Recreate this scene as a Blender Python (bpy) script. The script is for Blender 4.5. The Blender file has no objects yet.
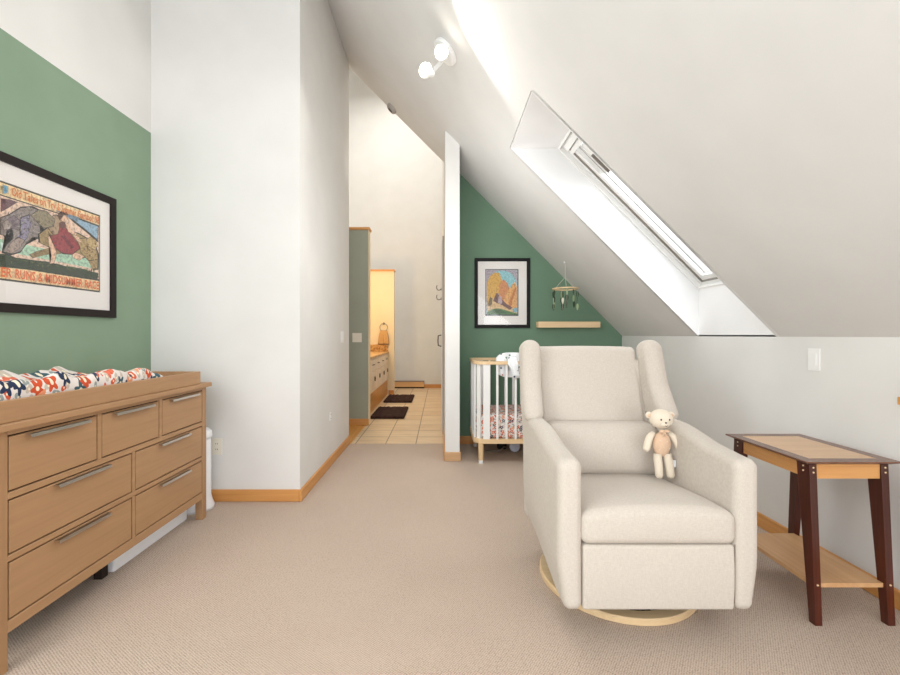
import bpy, bmesh, math, random
from mathutils import Vector, Matrix
random.seed(7)
S = bpy.context.scene
COL = S.collection
pi = math.pi

# ---------------------------------------------------------------- camera, world, lights
cam_d = bpy.data.cameras.new('camera'); cam = bpy.data.objects.new('camera', cam_d); COL.objects.link(cam)
cam.location = (0, 0, 1.2); cam.rotation_euler = (pi/2, 0, 0)
cam_d.sensor_width = 36; cam_d.lens = 430/900*36
cam_d.shift_x = 10/900; cam_d.shift_y = -2.5/900
cam_d.clip_start = 0.05
S.camera = cam
S.view_settings.view_transform = 'Standard'; S.view_settings.look = 'None'
S.view_settings.exposure = 0.1; S.view_settings.gamma = 1.0
S.view_settings.use_curve_mapping = False
W = bpy.data.worlds.new('sky'); S.world = W; W.use_nodes = True
bg = W.node_tree.nodes['Background']; bg.inputs[0].default_value = (0.93, 0.96, 1.0, 1); bg.inputs[1].default_value = 1.9

def lamp(name, kind, loc, energy, color=(1, 1, 1), rot=None, target=None, size=None, size_y=None, spot=None, blend=.3, radius=.03, parent=None):
    d = bpy.data.lights.new(name, kind); d.energy = energy; d.color = color
    if kind == 'AREA':
        d.size = size
        if size_y: d.shape = 'RECTANGLE'; d.size_y = size_y
    else:
        d.shadow_soft_size = radius
    if kind == 'SPOT': d.spot_size = spot; d.spot_blend = blend
    o = bpy.data.objects.new(name, d); COL.objects.link(o); o.location = loc
    if target is not None:
        o.rotation_euler = (Vector(target)-Vector(loc)).to_track_quat('-Z', 'Y').to_euler()
    elif rot: o.rotation_euler = rot
    return o
# fill lights added out of view for supposed windows around the camera
lamp('room_fill', 'AREA', (-.2, -1.35, 1.9), 32, (.99, .99, 1), target=(-.1, 3, 1.2), size=3.4, size_y=2.4)
lamp('room_fill', 'AREA', (-1.95, .1, 1.7), 58, (.98, .99, 1), target=(2.0, 1.4, 1.0), size=1.6, size_y=1.6)
lamp('room_fill', 'AREA', (1.6, -1.0, 1.0), 18, (.98, .99, 1), target=(-1.0, 3.6, 1.6), size=1.2, size_y=1.4)
lamp('skylight_daylight', 'AREA', (1.75, 2.95, 2.62), 20, (.93, .97, 1), target=(.9, 2.95, 1.77), size=1.5, size_y=.75)
lamp('far_room_fill', 'AREA', (-.9, 7.4, 6.6), 110, (1, .97, .92), target=(-.7, 7.6, 0), size=2.6)  # overhead fill added to light the deep hall and far room evenly
lamp('vanity_light', 'POINT', (-1.35, 7.45, 2.05), 34, (1, .70, .33), radius=.12)

# ---------------------------------------------------------------- materials
def lin(c): return tuple((x/255/12.92 if x/255 <= .04045 else ((x/255+.055)/1.055)**2.4) for x in c)
def newmat(name):
    m = bpy.data.materials.new(name); m.use_nodes = True
    nt = m.node_tree; return m, nt, nt.nodes['Principled BSDF']
def coords(nt, scale=(1, 1, 1), kind='Object', rot=(0, 0, 0)):
    t = nt.nodes.new('ShaderNodeTexCoord'); mp = nt.nodes.new('ShaderNodeMapping')
    mp.inputs['Scale'].default_value = scale; mp.inputs['Rotation'].default_value = rot
    nt.links.new(t.outputs[kind], mp.inputs[0]); return mp.outputs[0]
def ramp(nt, fac, stops, const=False):
    r = nt.nodes.new('ShaderNodeValToRGB'); e = r.color_ramp.elements
    if const: r.color_ramp.interpolation = 'CONSTANT'
    while len(e) < len(stops): e.new(.5)
    for i, (p, c) in enumerate(stops): e[i].position = p; e[i].color = (*lin(c), 1)
    nt.links.new(fac, r.inputs[0]); return r.outputs[0]
def noise(nt, vec, scale, detail=3, rough=.5, dist=0):
    n = nt.nodes.new('ShaderNodeTexNoise'); n.inputs['Scale'].default_value = scale
    n.inputs['Detail'].default_value = detail; n.inputs['Roughness'].default_value = rough
    n.inputs['Distortion'].default_value = dist
    if vec: nt.links.new(vec, n.inputs['Vector'])
    return n.outputs['Fac']
def bump(nt, b, h, strength, dist=.002):
    n = nt.nodes.new('ShaderNodeBump'); n.inputs['Strength'].default_value = strength
    n.inputs['Distance'].default_value = dist; nt.links.new(h, n.inputs['Height']); nt.links.new(n.outputs[0], b.inputs['Normal'])
def plain(name, c, rough=.6, metal=0, spec=.5, emit=0, coat=0):
    m, nt, b = newmat(name); b.inputs['Base Color'].default_value = (*lin(c), 1)
    b.inputs['Roughness'].default_value = rough; b.inputs['Metallic'].default_value = metal
    b.inputs['Specular IOR Level'].default_value = spec
    if coat: b.inputs['Coat Weight'].default_value = coat
    if emit:
        b.inputs['Emission Color'].default_value = (*lin(c), 1); b.inputs['Emission Strength'].default_value = emit
    return m
def paint(name, c, rough=.75):
    m, nt, b = newmat(name); v = coords(nt)
    lo = tuple(x-3 for x in c); hi = tuple(min(255, x+2) for x in c)
    nt.links.new(ramp(nt, noise(nt, v, 3, 3), [(.3, lo), (.7, hi)]), b.inputs['Base Color'])
    b.inputs['Roughness'].default_value = rough; b.inputs['Specular IOR Level'].default_value = .3
    bump(nt, b, noise(nt, v, 160, 2), .05, .002); return m
def wood(name, c1, c2, axis='Y', rough=.45, scale=1.0, c3=None):
    m, nt, b = newmat(name)
    s = {'X': (1.3, 26, 26), 'Y': (26, 1.3, 26), 'Z': (26, 26, 1.3)}[axis]
    v = coords(nt, tuple(x*scale for x in s))
    n1 = noise(nt, v, 1.0, 5, .6, .6)
    st = [(.3, c1), (.7, c2)] if not c3 else [(.25, c1), (.5, c2), (.75, c3)]
    nt.links.new(ramp(nt, n1, st), b.inputs['Base Color']); b.inputs['Roughness'].default_value = rough
    bump(nt, b, n1, .08, .001); return m
def fabric(name, c, var=8, scale=260, rough=.95):
    m, nt, b = newmat(name); v = coords(nt)
    va = coords(nt, (scale*.25, scale*1.6, scale*1.6)); vb = coords(nt, (scale*1.6, scale*.25, scale*.3))
    n1 = noise(nt, va, 1, 2); n2 = noise(nt, vb, 1, 2)
    mx = nt.nodes.new('ShaderNodeMath'); mx.operation = 'ADD'; nt.links.new(n1, mx.inputs[0]); nt.links.new(n2, mx.inputs[1])
    mh = nt.nodes.new('ShaderNodeMath'); mh.operation = 'MULTIPLY'; mh.inputs[1].default_value = .5; nt.links.new(mx.outputs[0], mh.inputs[0])
    nt.links.new(ramp(nt, mh.outputs[0], [(.3, tuple(x-var for x in c)), (.7, tuple(min(255, x+var) for x in c))]), b.inputs['Base Color'])
    b.inputs['Roughness'].default_value = rough; b.inputs['Specular IOR Level'].default_value = .15
    b.inputs['Sheen Weight'].default_value = .15
    bump(nt, b, mh.outputs[0], .35, .0015); return m
def mathn(nt, op, a, b=None, c=None):
    n = nt.nodes.new('ShaderNodeMath'); n.operation = op
    for i, x in enumerate((a, b, c)):
        if x is None: continue
        if isinstance(x, (int, float)): n.inputs[i].default_value = x
        else: nt.links.new(x, n.inputs[i])
    return n.outputs[0]
def floral(name, scale, rot=(0, 0, 0), base=(228, 220, 214)):
    m, nt, b = newmat(name)
    col = None
    prev = None
    rgb = nt.nodes.new('ShaderNodeRGB'); rgb.outputs[0].default_value = (*lin(base), 1); prev = rgb.outputs[0]
    for li, (sc, seed, pal, pet, R) in enumerate((
            (scale*1.9, 3.7, [(0, (150, 158, 156)), (.3, (208, 96, 66)), (.55, (196, 184, 170)), (.86, (60, 72, 92))], 2, .42),
            (scale, 0, [(0, (200, 84, 52)), (.34, (44, 56, 82)), (.46, (214, 110, 84)), (.72, (226, 150, 110)), (.86, (70, 96, 104))], 5, .40))):
        t = nt.nodes.new('ShaderNodeTexCoord'); mp = nt.nodes.new('ShaderNodeMapping'); mp.inputs['Scale'].default_value = (sc, sc, sc)
        mp.inputs['Rotation'].default_value = rot; mp.inputs['Location'].default_value = (seed, seed*2, seed)
        nt.links.new(t.outputs['Object'], mp.inputs[0])
        v = nt.nodes.new('ShaderNodeTexVoronoi'); v.voronoi_dimensions = '2D'; v.inputs['Scale'].default_value = 1; v.inputs['Randomness'].default_value = .8
        nt.links.new(mp.outputs[0], v.inputs['Vector'])
        sub = nt.nodes.new('ShaderNodeVectorMath'); sub.operation = 'SUBTRACT'
        nt.links.new(mp.outputs[0], sub.inputs[0]); nt.links.new(v.outputs['Position'], sub.inputs[1])
        sep = nt.nodes.new('ShaderNodeSeparateXYZ'); nt.links.new(sub.outputs[0], sep.inputs[0])
        sc_ = nt.nodes.new('ShaderNodeSeparateColor'); nt.links.new(v.outputs['Color'], sc_.inputs[0])
        ang = mathn(nt, 'ARCTAN2', sep.outputs[1], sep.outputs[0])
        ang = mathn(nt, 'MULTIPLY_ADD', ang, float(pet), mathn(nt, 'MULTIPLY', sc_.outputs[1], 6.28))
        rr = mathn(nt, 'MULTIPLY_ADD', mathn(nt, 'COSINE', ang), R*.28, R*.78)
        inside = mathn(nt, 'LESS_THAN', v.outputs['Distance'], rr)
        core = mathn(nt, 'LESS_THAN', v.outputs['Distance'], R*.24)
        pc = ramp(nt, sc_.outputs[0], pal, True)
        mx = nt.nodes.new('ShaderNodeMix'); mx.data_type = 'RGBA'
        nt.links.new(inside, mx.inputs[0]); nt.links.new(prev, mx.inputs[6]); nt.links.new(pc, mx.inputs[7])
        mx2 = nt.nodes.new('ShaderNodeMix'); mx2.data_type = 'RGBA'
        nt.links.new(core, mx2.inputs[0]); nt.links.new(mx.outputs[2], mx2.inputs[6]); mx2.inputs[7].default_value = (*lin((240, 226, 200)), 1)
        prev = mx2.outputs[2]
    nt.links.new(prev, b.inputs['Base Color']); b.inputs['Roughness'].default_value = .9
    b.inputs['Specular IOR Level'].default_value = .2
    bump(nt, b, noise(nt, coords(nt), 22, 3), .25, .01); return m

M = {}
M['wall'] = paint('wall_paint', (223, 222, 219))
M['ceil'] = paint('ceiling_paint', (220, 219, 217))
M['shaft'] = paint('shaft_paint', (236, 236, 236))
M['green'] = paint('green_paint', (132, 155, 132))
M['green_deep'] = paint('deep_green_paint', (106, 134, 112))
M['greygreen'] = paint('grey_green_paint', (158, 162, 148))
M['cream'] = paint('cream_paint', (238, 222, 192))
M['trim'] = wood('oak_trim', (196, 136, 72), (214, 156, 92), 'Y')
M['trimx'] = wood('oak_trim_across', (196, 136, 72), (214, 156, 92), 'X')
M['trimend'] = wood('beige_trim', (190, 150, 110), (206, 166, 124), 'X')
M['dresser'] = wood('dresser_wood', (160, 122, 86), (177, 139, 100), 'Y', .5)
M['dresser_z'] = wood('dresser_wood_upright', (157, 119, 83), (174, 136, 97), 'Z', .5)
M['groove'] = plain('dark_gap', (40, 26, 18), .9)
M['chrome'] = plain('brushed_metal', (196, 190, 182), .28, 1)
M['darkmetal'] = plain('dark_metal', (60, 56, 52), .4, 1)
M['nickel'] = plain('nickel', (150, 146, 140), .3, 1)
M['white'] = plain('white_enamel', (238, 238, 236), .35)
M['whitepl'] = plain('white_plastic', (236, 237, 240), .4)
M['ivory'] = plain('ivory_plastic', (232, 226, 212), .4)
M['slot'] = plain('slot', (90, 86, 80), .7)
M['black'] = plain('black_frame', (26, 24, 25), .6, spec=.2)
M['brownblack'] = plain('brown_black_frame', (36, 29, 27), .6, spec=.2)
M['mat'] = plain('mat_board', (232, 228, 224), .9)
M['chair'] = fabric('oatmeal_linen', (198, 189, 178), 9)
M['seam'] = plain('seam_thread', (150, 138, 124), .9)
M['birch'] = wood('pale_birch', (222, 190, 146), (236, 208, 168), 'X', .4)
M['birch_z'] = wood('pale_birch_upright', (214, 180, 134), (232, 202, 158), 'Z', .4)
M['oakring'] = wood('pale_oak', (212, 180, 136), (236, 210, 170), 'X', .35, .6)
M['mech'] = plain('mechanism_steel', (40, 36, 34), .6, .4)
M['mahog'] = wood('mahogany', (52, 20, 11), (88, 36, 21), 'Z', .28, .8)
M['mahog_t'] = wood('mahogany_top', (96, 62, 48), (126, 86, 68), 'Y', .26, .8)
M['mahog_e'] = wood('mahogany_edge', (76, 38, 28), (100, 54, 40), 'Y', .3, .8)
M['cherry'] = wood('cherry', (196, 138, 80), (216, 162, 100), 'Y', .35)
M['cherryx'] = wood('cherry_across', (196, 138, 80), (216, 162, 100), 'X', .35)
M['maple'] = wood('curly_maple', (198, 158, 118), (216, 180, 142), 'X', .3, .7)
M['shelfw'] = wood('shelf_wood', (190, 144, 100), (208, 164, 118), 'Y', .4)
M['plush'] = fabric('cream_plush', (224, 211, 192), 6, 420)
M['pink'] = fabric('peach_knit', (216, 184, 156), 6, 420)
M['felt_dark'] = plain('dark_green_felt', (56, 72, 52), .95)
M['felt_light'] = plain('sage_felt', (150, 168, 130), .95)
M['felt_white'] = plain('cream_felt', (226, 222, 206), .95)
M['string'] = plain('cotton_string', (214, 204, 188), .9)
M['lens'] = plain('lit_bulb', (255, 248, 232), .4, emit=14)
M['floral_pad'] = floral('floral_cotton', 14, rot=(0, .9, 0))
M['floral_sheet'] = floral('floral_cotton_sheet', 22, rot=(pi/2, 0, 0), base=(230, 224, 220))
M['floral_top'] = floral('floral_cotton_sheet_top', 22, base=(216, 208, 204))
M['granite'] = None
def carpet():
    m, nt, b = newmat('berber_carpet')
    v = coords(nt); va = coords(nt, (1, 1, 1), rot=(0, 0, .6))
    vo = nt.nodes.new('ShaderNodeTexVoronoi'); vo.inputs['Scale'].default_value = 125; vo.inputs['Randomness'].default_value = .25
    nt.links.new(va, vo.inputs['Vector'])
    n = noise(nt, v, 320, 2); n2 = noise(nt, v, 2.2, 3)
    a = mathn(nt, 'MULTIPLY_ADD', n, .35, mathn(nt, 'MULTIPLY', vo.outputs['Distance'], .55))
    a = mathn(nt, 'ADD', a, mathn(nt, 'MULTIPLY', n2, .07))
    nt.links.new(ramp(nt, a, [(.25, (212, 194, 178)), (.44, (198, 179, 163)), (.66, (138, 120, 106))]), b.inputs['Base Color'])
    b.inputs['Roughness'].default_value = .97; b.inputs['Specular IOR Level'].default_value = .1
    inv = mathn(nt, 'SUBTRACT', 1, vo.outputs['Distance']); bump(nt, b, inv, .8, .006); return m
M['carpet'] = carpet()
def tile():
    m, nt, b = newmat('beige_tile')
    t = nt.nodes.new('ShaderNodeTexCoord'); mp = nt.nodes.new('ShaderNodeMapping'); mp.inputs['Location'].default_value = (.60, -4.74, 0)
    nt.links.new(t.outputs['Object'], mp.inputs[0])
    br = nt.nodes.new('ShaderNodeTexBrick'); br.offset = 0; br.inputs['Scale'].default_value = 1
    br.inputs['Brick Width'].default_value = .334; br.inputs['Row Height'].default_value = .334; br.inputs['Mortar Size'].default_value = .006
    br.inputs['Color1'].default_value = (*lin((226, 204, 172)), 1); br.inputs['Color2'].default_value = (*lin((218, 192, 158)), 1)
    br.inputs['Mortar'].default_value = (*lin((150, 128, 104)), 1)
    nt.links.new(mp.outputs[0], br.inputs['Vector'])
    n = noise(nt, coords(nt, (2, 9, 2)), 1.6, 4)
    mx = nt.nodes.new('ShaderNodeMix'); mx.data_type = 'RGBA'; mx.blend_type = 'MULTIPLY'; mx.inputs[0].default_value = .6
    nt.links.new(br.outputs[0], mx.inputs[6]); nt.links.new(ramp(nt, n, [(.3, (226, 214, 200)), (.65, (255, 252, 248))]), mx.inputs[7])
    nt.links.new(mx.outputs[2], b.inputs['Base Color']); b.inputs['Roughness'].default_value = .45
    return m
M['tile'] = tile()
M['woodfloor'] = wood('honey_wood_floor', (200, 138, 66), (224, 166, 92), 'Y', .35)
def speckle(name, c1, c2, c3, scale):
    m, nt, b = newmat(name)
    nt.links.new(ramp(nt, noise(nt, coords(nt), scale, 4, .7), [(.36, c1), (.5, c2), (.62, c3)]), b.inputs['Base Color'])
    b.inputs['Roughness'].default_value = .35; return m
M['granite'] = speckle('tan_granite', (140, 96, 52), (196, 146, 84), (224, 186, 130), 24)
M['vanity'] = speckle('white_vanity', (228, 214, 200), (236, 224, 212), (240, 230, 218), 3)
M['shag'] = None
def shag():
    m, nt, b = newmat('brown_shag'); n = noise(nt, coords(nt), 90, 3, .7)
    nt.links.new(ramp(nt, n, [(.35, (26, 12, 9)), (.6, (78, 48, 38))]), b.inputs['Base Color']); b.inputs['Roughness'].default_value = 1
    bump(nt, b, n, 1, .02); return m
M['shag'] = shag()
M['towel'] = fabric('tan_towel', (206, 164, 112), 10, 150)
def dotted():
    m, nt, b = newmat('white_dotted_cotton')
    vo = nt.nodes.new('ShaderNodeTexVoronoi'); vo.inputs['Scale'].default_value = 26; nt.links.new(coords(nt), vo.inputs['Vector'])
    s = nt.nodes.new('ShaderNodeSeparateColor'); nt.links.new(vo.outputs['Color'], s.inputs[0])
    ins = mathn(nt, 'LESS_THAN', vo.outputs['Distance'], .24)
    mx = nt.nodes.new('ShaderNodeMix'); mx.data_type = 'RGBA'; nt.links.new(ins, mx.inputs[0]); mx.inputs[6].default_value = (*lin((238, 240, 242)), 1)
    nt.links.new(ramp(nt, s.outputs[0], [(0, (70, 90, 120)), (.35, (90, 130, 110)), (.6, (200, 110, 90)), (.8, (60, 66, 80))], True), mx.inputs[7])
    nt.links.new(mx.outputs[2], b.inputs['Base Color']); b.inputs['Roughness'].default_value = .9; return m
M['dotted'] = dotted()
def artmat():
    m, nt, b = newmat('printed_illustration')
    a = nt.nodes.new('ShaderNodeVertexColor'); a.layer_name = 'Col'
    vo = nt.nodes.new('ShaderNodeTexVoronoi'); vo.feature = 'DISTANCE_TO_EDGE'; vo.inputs['Scale'].default_value = 42; nt.links.new(coords(nt), vo.inputs['Vector'])
    n = noise(nt, coords(nt), 60, 4, .7)
    k = mathn(nt, 'MULTIPLY', ramp(nt, vo.outputs['Distance'], [(.0, (150, 140, 135)), (.09, (255, 255, 255))]), 1.0)
    mx = nt.nodes.new('ShaderNodeMix'); mx.data_type = 'RGBA'; mx.blend_type = 'MULTIPLY'; mx.inputs[0].default_value = .7
    nt.links.new(a.outputs[0], mx.inputs[6]); nt.links.new(ramp(nt, n, [(.38, (150, 140, 135)), (.55, (255, 255, 255))]), mx.inputs[7])
    nt.links.new(mx.outputs[2], b.inputs['Base Color']); b.inputs['Roughness'].default_value = .7; return m
M['art'] = artmat()
M['ink'] = plain('orange_ink', (222, 104, 48), .7)
M['inkpale'] = plain('brown_orange_ink', (210, 120, 60), .7)
def glass(name='picture_glass', amount=.10):
    m = bpy.data.materials.new(name); m.use_nodes = True; nt = m.node_tree; nt.nodes.clear()
    o = nt.nodes.new('ShaderNodeOutputMaterial'); mx = nt.nodes.new('ShaderNodeMixShader'); t = nt.nodes.new('ShaderNodeBsdfTransparent')
    g = nt.nodes.new('ShaderNodeBsdfGlossy'); g.inputs['Roughness'].default_value = .02
    f = nt.nodes.new('ShaderNodeFresnel'); f.inputs['IOR'].default_value = 1.45
    ge = nt.nodes.new('ShaderNodeNewGeometry')      # same reflectance on both faces of the pane
    io = mathn(nt, 'SUBTRACT', 1.45, mathn(nt, 'MULTIPLY', ge.outputs['Backfacing'], 1.45-1/1.45)); nt.links.new(io, f.inputs['IOR'])
    nt.links.new(f.outputs[0], mx.inputs[0]); nt.links.new(t.outputs[0], mx.inputs[1]); nt.links.new(g.outputs[0], mx.inputs[2]); nt.links.new(mx.outputs[0], o.inputs[0]); return m
M['glass'] = glass()

# ---------------------------------------------------------------- mesh helpers
WLOC = {}
def mk(name, bm, mat, parent=None, smooth=False, origin=None):
    bmesh.ops.recalc_face_normals(bm, faces=bm.faces[:])
    vs = [v.co for v in bm.verts]
    if origin is None:
        lo = Vector([min(v[i] for v in vs) for i in range(3)]); hi = Vector([max(v[i] for v in vs) for i in range(3)])
        origin = Vector(((lo.x+hi.x)/2, (lo.y+hi.y)/2, lo.z))
    origin = Vector(origin)
    for v in bm.verts: v.co -= origin
    me = bpy.data.meshes.new(name); bm.to_mesh(me); bm.free()
    if smooth:
        for p in me.polygons: p.use_smooth = True
    for m in (mat if isinstance(mat, (list, tuple)) else [mat]): me.materials.append(m)
    o = bpy.data.objects.new(name, me); COL.objects.link(o)
    if parent:
        o.parent = parent; o.location = origin - WLOC[parent.name]
    else: o.location = origin
    WLOC[o.name] = origin
    return o
def tag(o, label, cat, group=None):
    o['label'] = label; o['category'] = cat
    if group: o['group'] = group
    return o
def thing(name, label, cat, loc, group=None):
    o = bpy.data.objects.new(name, None); COL.objects.link(o); o.location = loc; o.empty_display_size = .1
    WLOC[o.name] = Vector(loc); return tag(o, label, cat, group)
def struct(name, bm, mat, **k):
    o = mk(name, bm, mat, **k); o['kind'] = 'structure'; return o
def B(): return bmesh.new()
def box(bm, x0, x1, y0, y1, z0, z1, bev=0, seg=2):
    vs = [bm.verts.new((x, y, z)) for x in (x0, x1) for y in (y0, y1) for z in (z0, z1)]
    F = [bm.faces.new([vs[i] for i in q]) for q in ((0, 1, 3, 2), (4, 6, 7, 5), (0, 4, 5, 1), (2, 3, 7, 6), (0, 2, 6, 4), (1, 5, 7, 3))]
    if bev:
        ed = {e for f in F for e in f.edges}
        bmesh.ops.bevel(bm, geom=list(ed), offset=bev, segments=seg, profile=.5, affect='EDGES')
    return bm
def prism(bm, pts, vec, bev=0):
    """closed polygon pts extruded by vec"""
    a = [bm.verts.new(p) for p in pts]; b = [bm.verts.new(Vector(p)+Vector(vec)) for p in pts]
    n = len(pts); F = [bm.faces.new(a), bm.faces.new(b[::-1])]
    for i in range(n): F.append(bm.faces.new((a[i], b[i], b[(i+1) % n], a[(i+1) % n])))
    if bev:
        bmesh.ops.bevel(bm, geom=list({e for f in F for e in f.edges}), offset=bev, segments=2, profile=.5, affect='EDGES')
    return bm
def tube(bm, pts, r, seg=10, cap=True, closed=False):
    pts = [Vector(p) for p in pts]; n = len(pts)
    rr = r if isinstance(r, (list, tuple)) else [r]*n
    rings = []; up = None
    for i, p in enumerate(pts):
        if closed: d = pts[(i+1) % n]-pts[i-1]
        else: d = pts[min(i+1, n-1)]-pts[max(i-1, 0)]
        d.normalize()
        if up is None: up = Vector((0, 0, 1)) if abs(d.z) < .9 else Vector((1, 0, 0))
        s = d.cross(up).normalized(); u = s.cross(d).normalized(); up = u
        rings.append([bm.verts.new(p+(s*math.cos(a)+u*math.sin(a))*rr[i]) for a in [2*pi*k/seg for k in range(seg)]])
    for i in range(n if closed else n-1):
        A, Bq = rings[i], rings[(i+1) % n]
        for k in range(seg): bm.faces.new((A[k], A[(k+1) % seg], Bq[(k+1) % seg], Bq[k]))
    if cap and not closed:
        bm.faces.new(rings[0][::-1]); bm.faces.new(rings[-1])
    return bm
def lathe(bm, prof, c=(0, 0, 0), seg=32, axis=None, sx=1, sy=1):
    """prof: list of (r, h); axis = direction of h"""
    R = Vector((0, 0, 1)).rotation_difference(Vector(axis)).to_matrix() if axis else Matrix.Identity(3)
    rings = []
    for r, h in prof:
        if r < 1e-6: rings.append([bm.verts.new(Vector(c)+R@Vector((0, 0, h)))])
        else: rings.append([bm.verts.new(Vector(c)+R@Vector((r*sx*math.cos(2*pi*k/seg), r*sy*math.sin(2*pi*k/seg), h))) for k in range(seg)])
    for A, Bq in zip(rings, rings[1:]):
        for k in range(seg):
            k2 = (k+1) % seg
            if len(A) == 1 and len(Bq) == 1: continue
            if len(A) == 1: bm.faces.new((A[0], Bq[k], Bq[k2]))
            elif len(Bq) == 1: bm.faces.new((A[k], A[k2], Bq[0]))
            else: bm.faces.new((A[k], A[k2], Bq[k2], Bq[k]))
    if len(rings[0]) > 1: bm.faces.new(rings[0][::-1])
    if len(rings[-1]) > 1: bm.faces.new(rings[-1])
    return bm
def ball(bm, c, rx, ry=None, rz=None, seg=20, rot=None):
    ry = ry or rx; rz = rz or rx
    m = Matrix.Translation(c) @ (rot.to_4x4() if rot else Matrix.Identity(4)) @ Matrix.Diagonal((rx, ry, rz, 1))
    bmesh.ops.create_uvsphere(bm, u_segments=seg, v_segments=seg//2, radius=1, matrix=m); return bm
def rounded(bm, lo, hi, r, n=(8, 8, 8), k=4, fn=None):
    """box with rounded edges and an inner grid, reshaped by fn"""
    ax = []
    for a in range(3):
        L, H = lo[a], hi[a]; rr = min(r, (H-L)/2*.999)
        t = [L+rr*(1-math.tan(pi/4*(1-i/k))) for i in range(k)]
        mid = [L+rr+(H-L-2*rr)*i/n[a] for i in range(n[a]+1)]
        t2 = [H-rr*(1-math.tan(pi/4*(1-i/k))) for i in range(k)][::-1]
        ax.append(t+mid+t2)
    NX, NY, NZ = [len(a)-1 for a in ax]; V = {}
    def vert(i, j, l):
        if (i, j, l) in V: return V[i, j, l]
        P = Vector((ax[0][i], ax[1][j], ax[2][l]))
        c = Vector([min(max(P[a], lo[a]+min(r, (hi[a]-lo[a])/2)), hi[a]-min(r, (hi[a]-lo[a])/2)) for a in range(3)])
        d = P-c
        if d.length > 1e-9:
            m = max(abs(d.x), abs(d.y), abs(d.z)); P = c+d.normalized()*m
        if fn: P = Vector(fn(P))
        V[i, j, l] = bm.verts.new(P); return V[i, j, l]
    def q(a, b, c, d): bm.faces.new((vert(*a), vert(*b), vert(*c), vert(*d)))
    for i in range(NX):
        for j in range(NY):
            for l in (0, NZ): q((i, j, l), (i+1, j, l), (i+1, j+1, l), (i, j+1, l))
    for i in range(NX):
        for l in range(NZ):
            for j in (0, NY): q((i, j, l), (i+1, j, l), (i+1, j, l+1), (i, j, l+1))
    for j in range(NY):
        for l in range(NZ):
            for i in (0, NX): q((i, j, l), (i, j+1, l), (i, j+1, l+1), (i, j, l+1))
    return bm
def sm(t): t = max(0, min(1, t)); return t*t*(3-2*t)
def interp(x, pts):
    if x <= pts[0][0]: return pts[0][1]
    for (a, fa), (b, fb) in zip(pts, pts[1:]):
        if x <= b: return fa+(fb-fa)*(x-a)/(b-a)
    return pts[-1][1]

# ---------------------------------------------------------------- the setting
ROOF = 3.2                                  # roof underside: X + Z = ROOF
XL, XR, YB = -2.09, 2.01, -1.6
struct('floor', box(B(), XL-.1, XR+.12, YB, 4.74, -.08, 0), M['carpet'], origin=(0, 0, 0))
struct('floor_hall_tile', box(B(), -.985, .05, 4.74, 9.74, -.08, 0), M['tile'], origin=(0, 0, 0))
struct('floor_bathroom_tile', box(B(), -1.9, -.985, 5.86, 9.74, -.08, 0), M['tile'], origin=(0, 0, 0))
struct('floor_landing_wood', box(B(), -3.6, -.985, 4.74, 5.86, -.08, 0), M['woodfloor'], origin=(0, 0, 0))
# left wall: green up to 2.66, white above
struct('wall_left', box(B(), XL-.12, XL, YB, 3.108, 0, 2.66), M['green'])
struct('wall_left_upper', box(B(), XL-.12, XL, YB, 3.108, 2.66, 5.4), M['wall'])
struct('wall_left_block', box(B(), -3.6, -1.012, 3.108, 4.78, 0, 5.4), M['wall'])
# right knee wall, green wall of the niche, wall between niche and hall
struct('wall_right', box(B(), XR, XR+.12, YB, 4.87, 0, 1.2), M['wall'])
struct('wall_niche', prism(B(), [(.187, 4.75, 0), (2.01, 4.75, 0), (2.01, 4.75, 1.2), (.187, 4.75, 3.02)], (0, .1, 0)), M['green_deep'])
struct('wall_hall_right', prism(B(), [(.05, 4.10, 0), (.187, 4.10, 0), (.187, 4.10, ROOF-.187), (.05, 4.10, ROOF-.05)], (0, .75, 0)), M['wall'])
struct('wall_hall_right_far', box(B(), .05, .187, 4.85, 9.74, 0, 7.5), M['wall'])
struct('wall_far', box(B(), -3.6, .187, 9.74, 9.86, 0, 7.5), M['wall'])
struct('wall_far_left', box(B(), -3.72, -3.6, 3.108, 9.86, 0, 7.5), M['wall'])
struct('ceiling_far', box(B(), -3.7, .3, 4.85, 9.86, 7.5, 7.6), M['ceil'])
struct('wall_gable', box(B(), -3.72, .3, 4.86, 4.97, 5.0, 7.5), M['wall'])
# roof slab with the skylight opening
bm = B()
X0, X1, Y0, Y1 = .55, 2.01, 2.57, 3.34
def slab(bm, xa, xb, ya, yb, t=.1):
    prism(bm, [(xa, ya, ROOF-xa), (xb, ya, ROOF-xb), (xb, yb, ROOF-xb), (xa, yb, ROOF-xa)], (t, 0, t))
slab(bm, XL-.1, X0-.008, YB, 4.87); slab(bm, X0-.008, XR, YB, Y0-.008); slab(bm, X0-.008, XR, Y1+.008, 4.87)
struct('ceiling', bm, M['ceil'])
# shaft of the skylight
WO = 3.565                                  # plane of the window frame: X + Z = WO
bm = B(); t = .03
far = [(X0, Y1, ROOF-X0), (X1, Y1, ROOF-X1), (X1, Y1, WO-X1), (WO-(ROOF-X0), Y1, ROOF-X0)]
prism(bm, far, (0, t, 0)); prism(bm, [(x, Y0, z) for x, y, z in far], (0, -t, 0))
prism(bm, [(X0, Y0, ROOF-X0), (X0, Y1, ROOF-X0), (WO-(ROOF-X0), Y1, ROOF-X0), (WO-(ROOF-X0), Y0, ROOF-X0)], (0, 0, t))
prism(bm, [(X1, Y0, 1.19), (X1, Y1, 1.19), (X1, Y1, WO-X1), (X1, Y0, WO-X1)], (t, 0, 0))
struct('trim_skylight_shaft', bm, M['shaft'])
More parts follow.
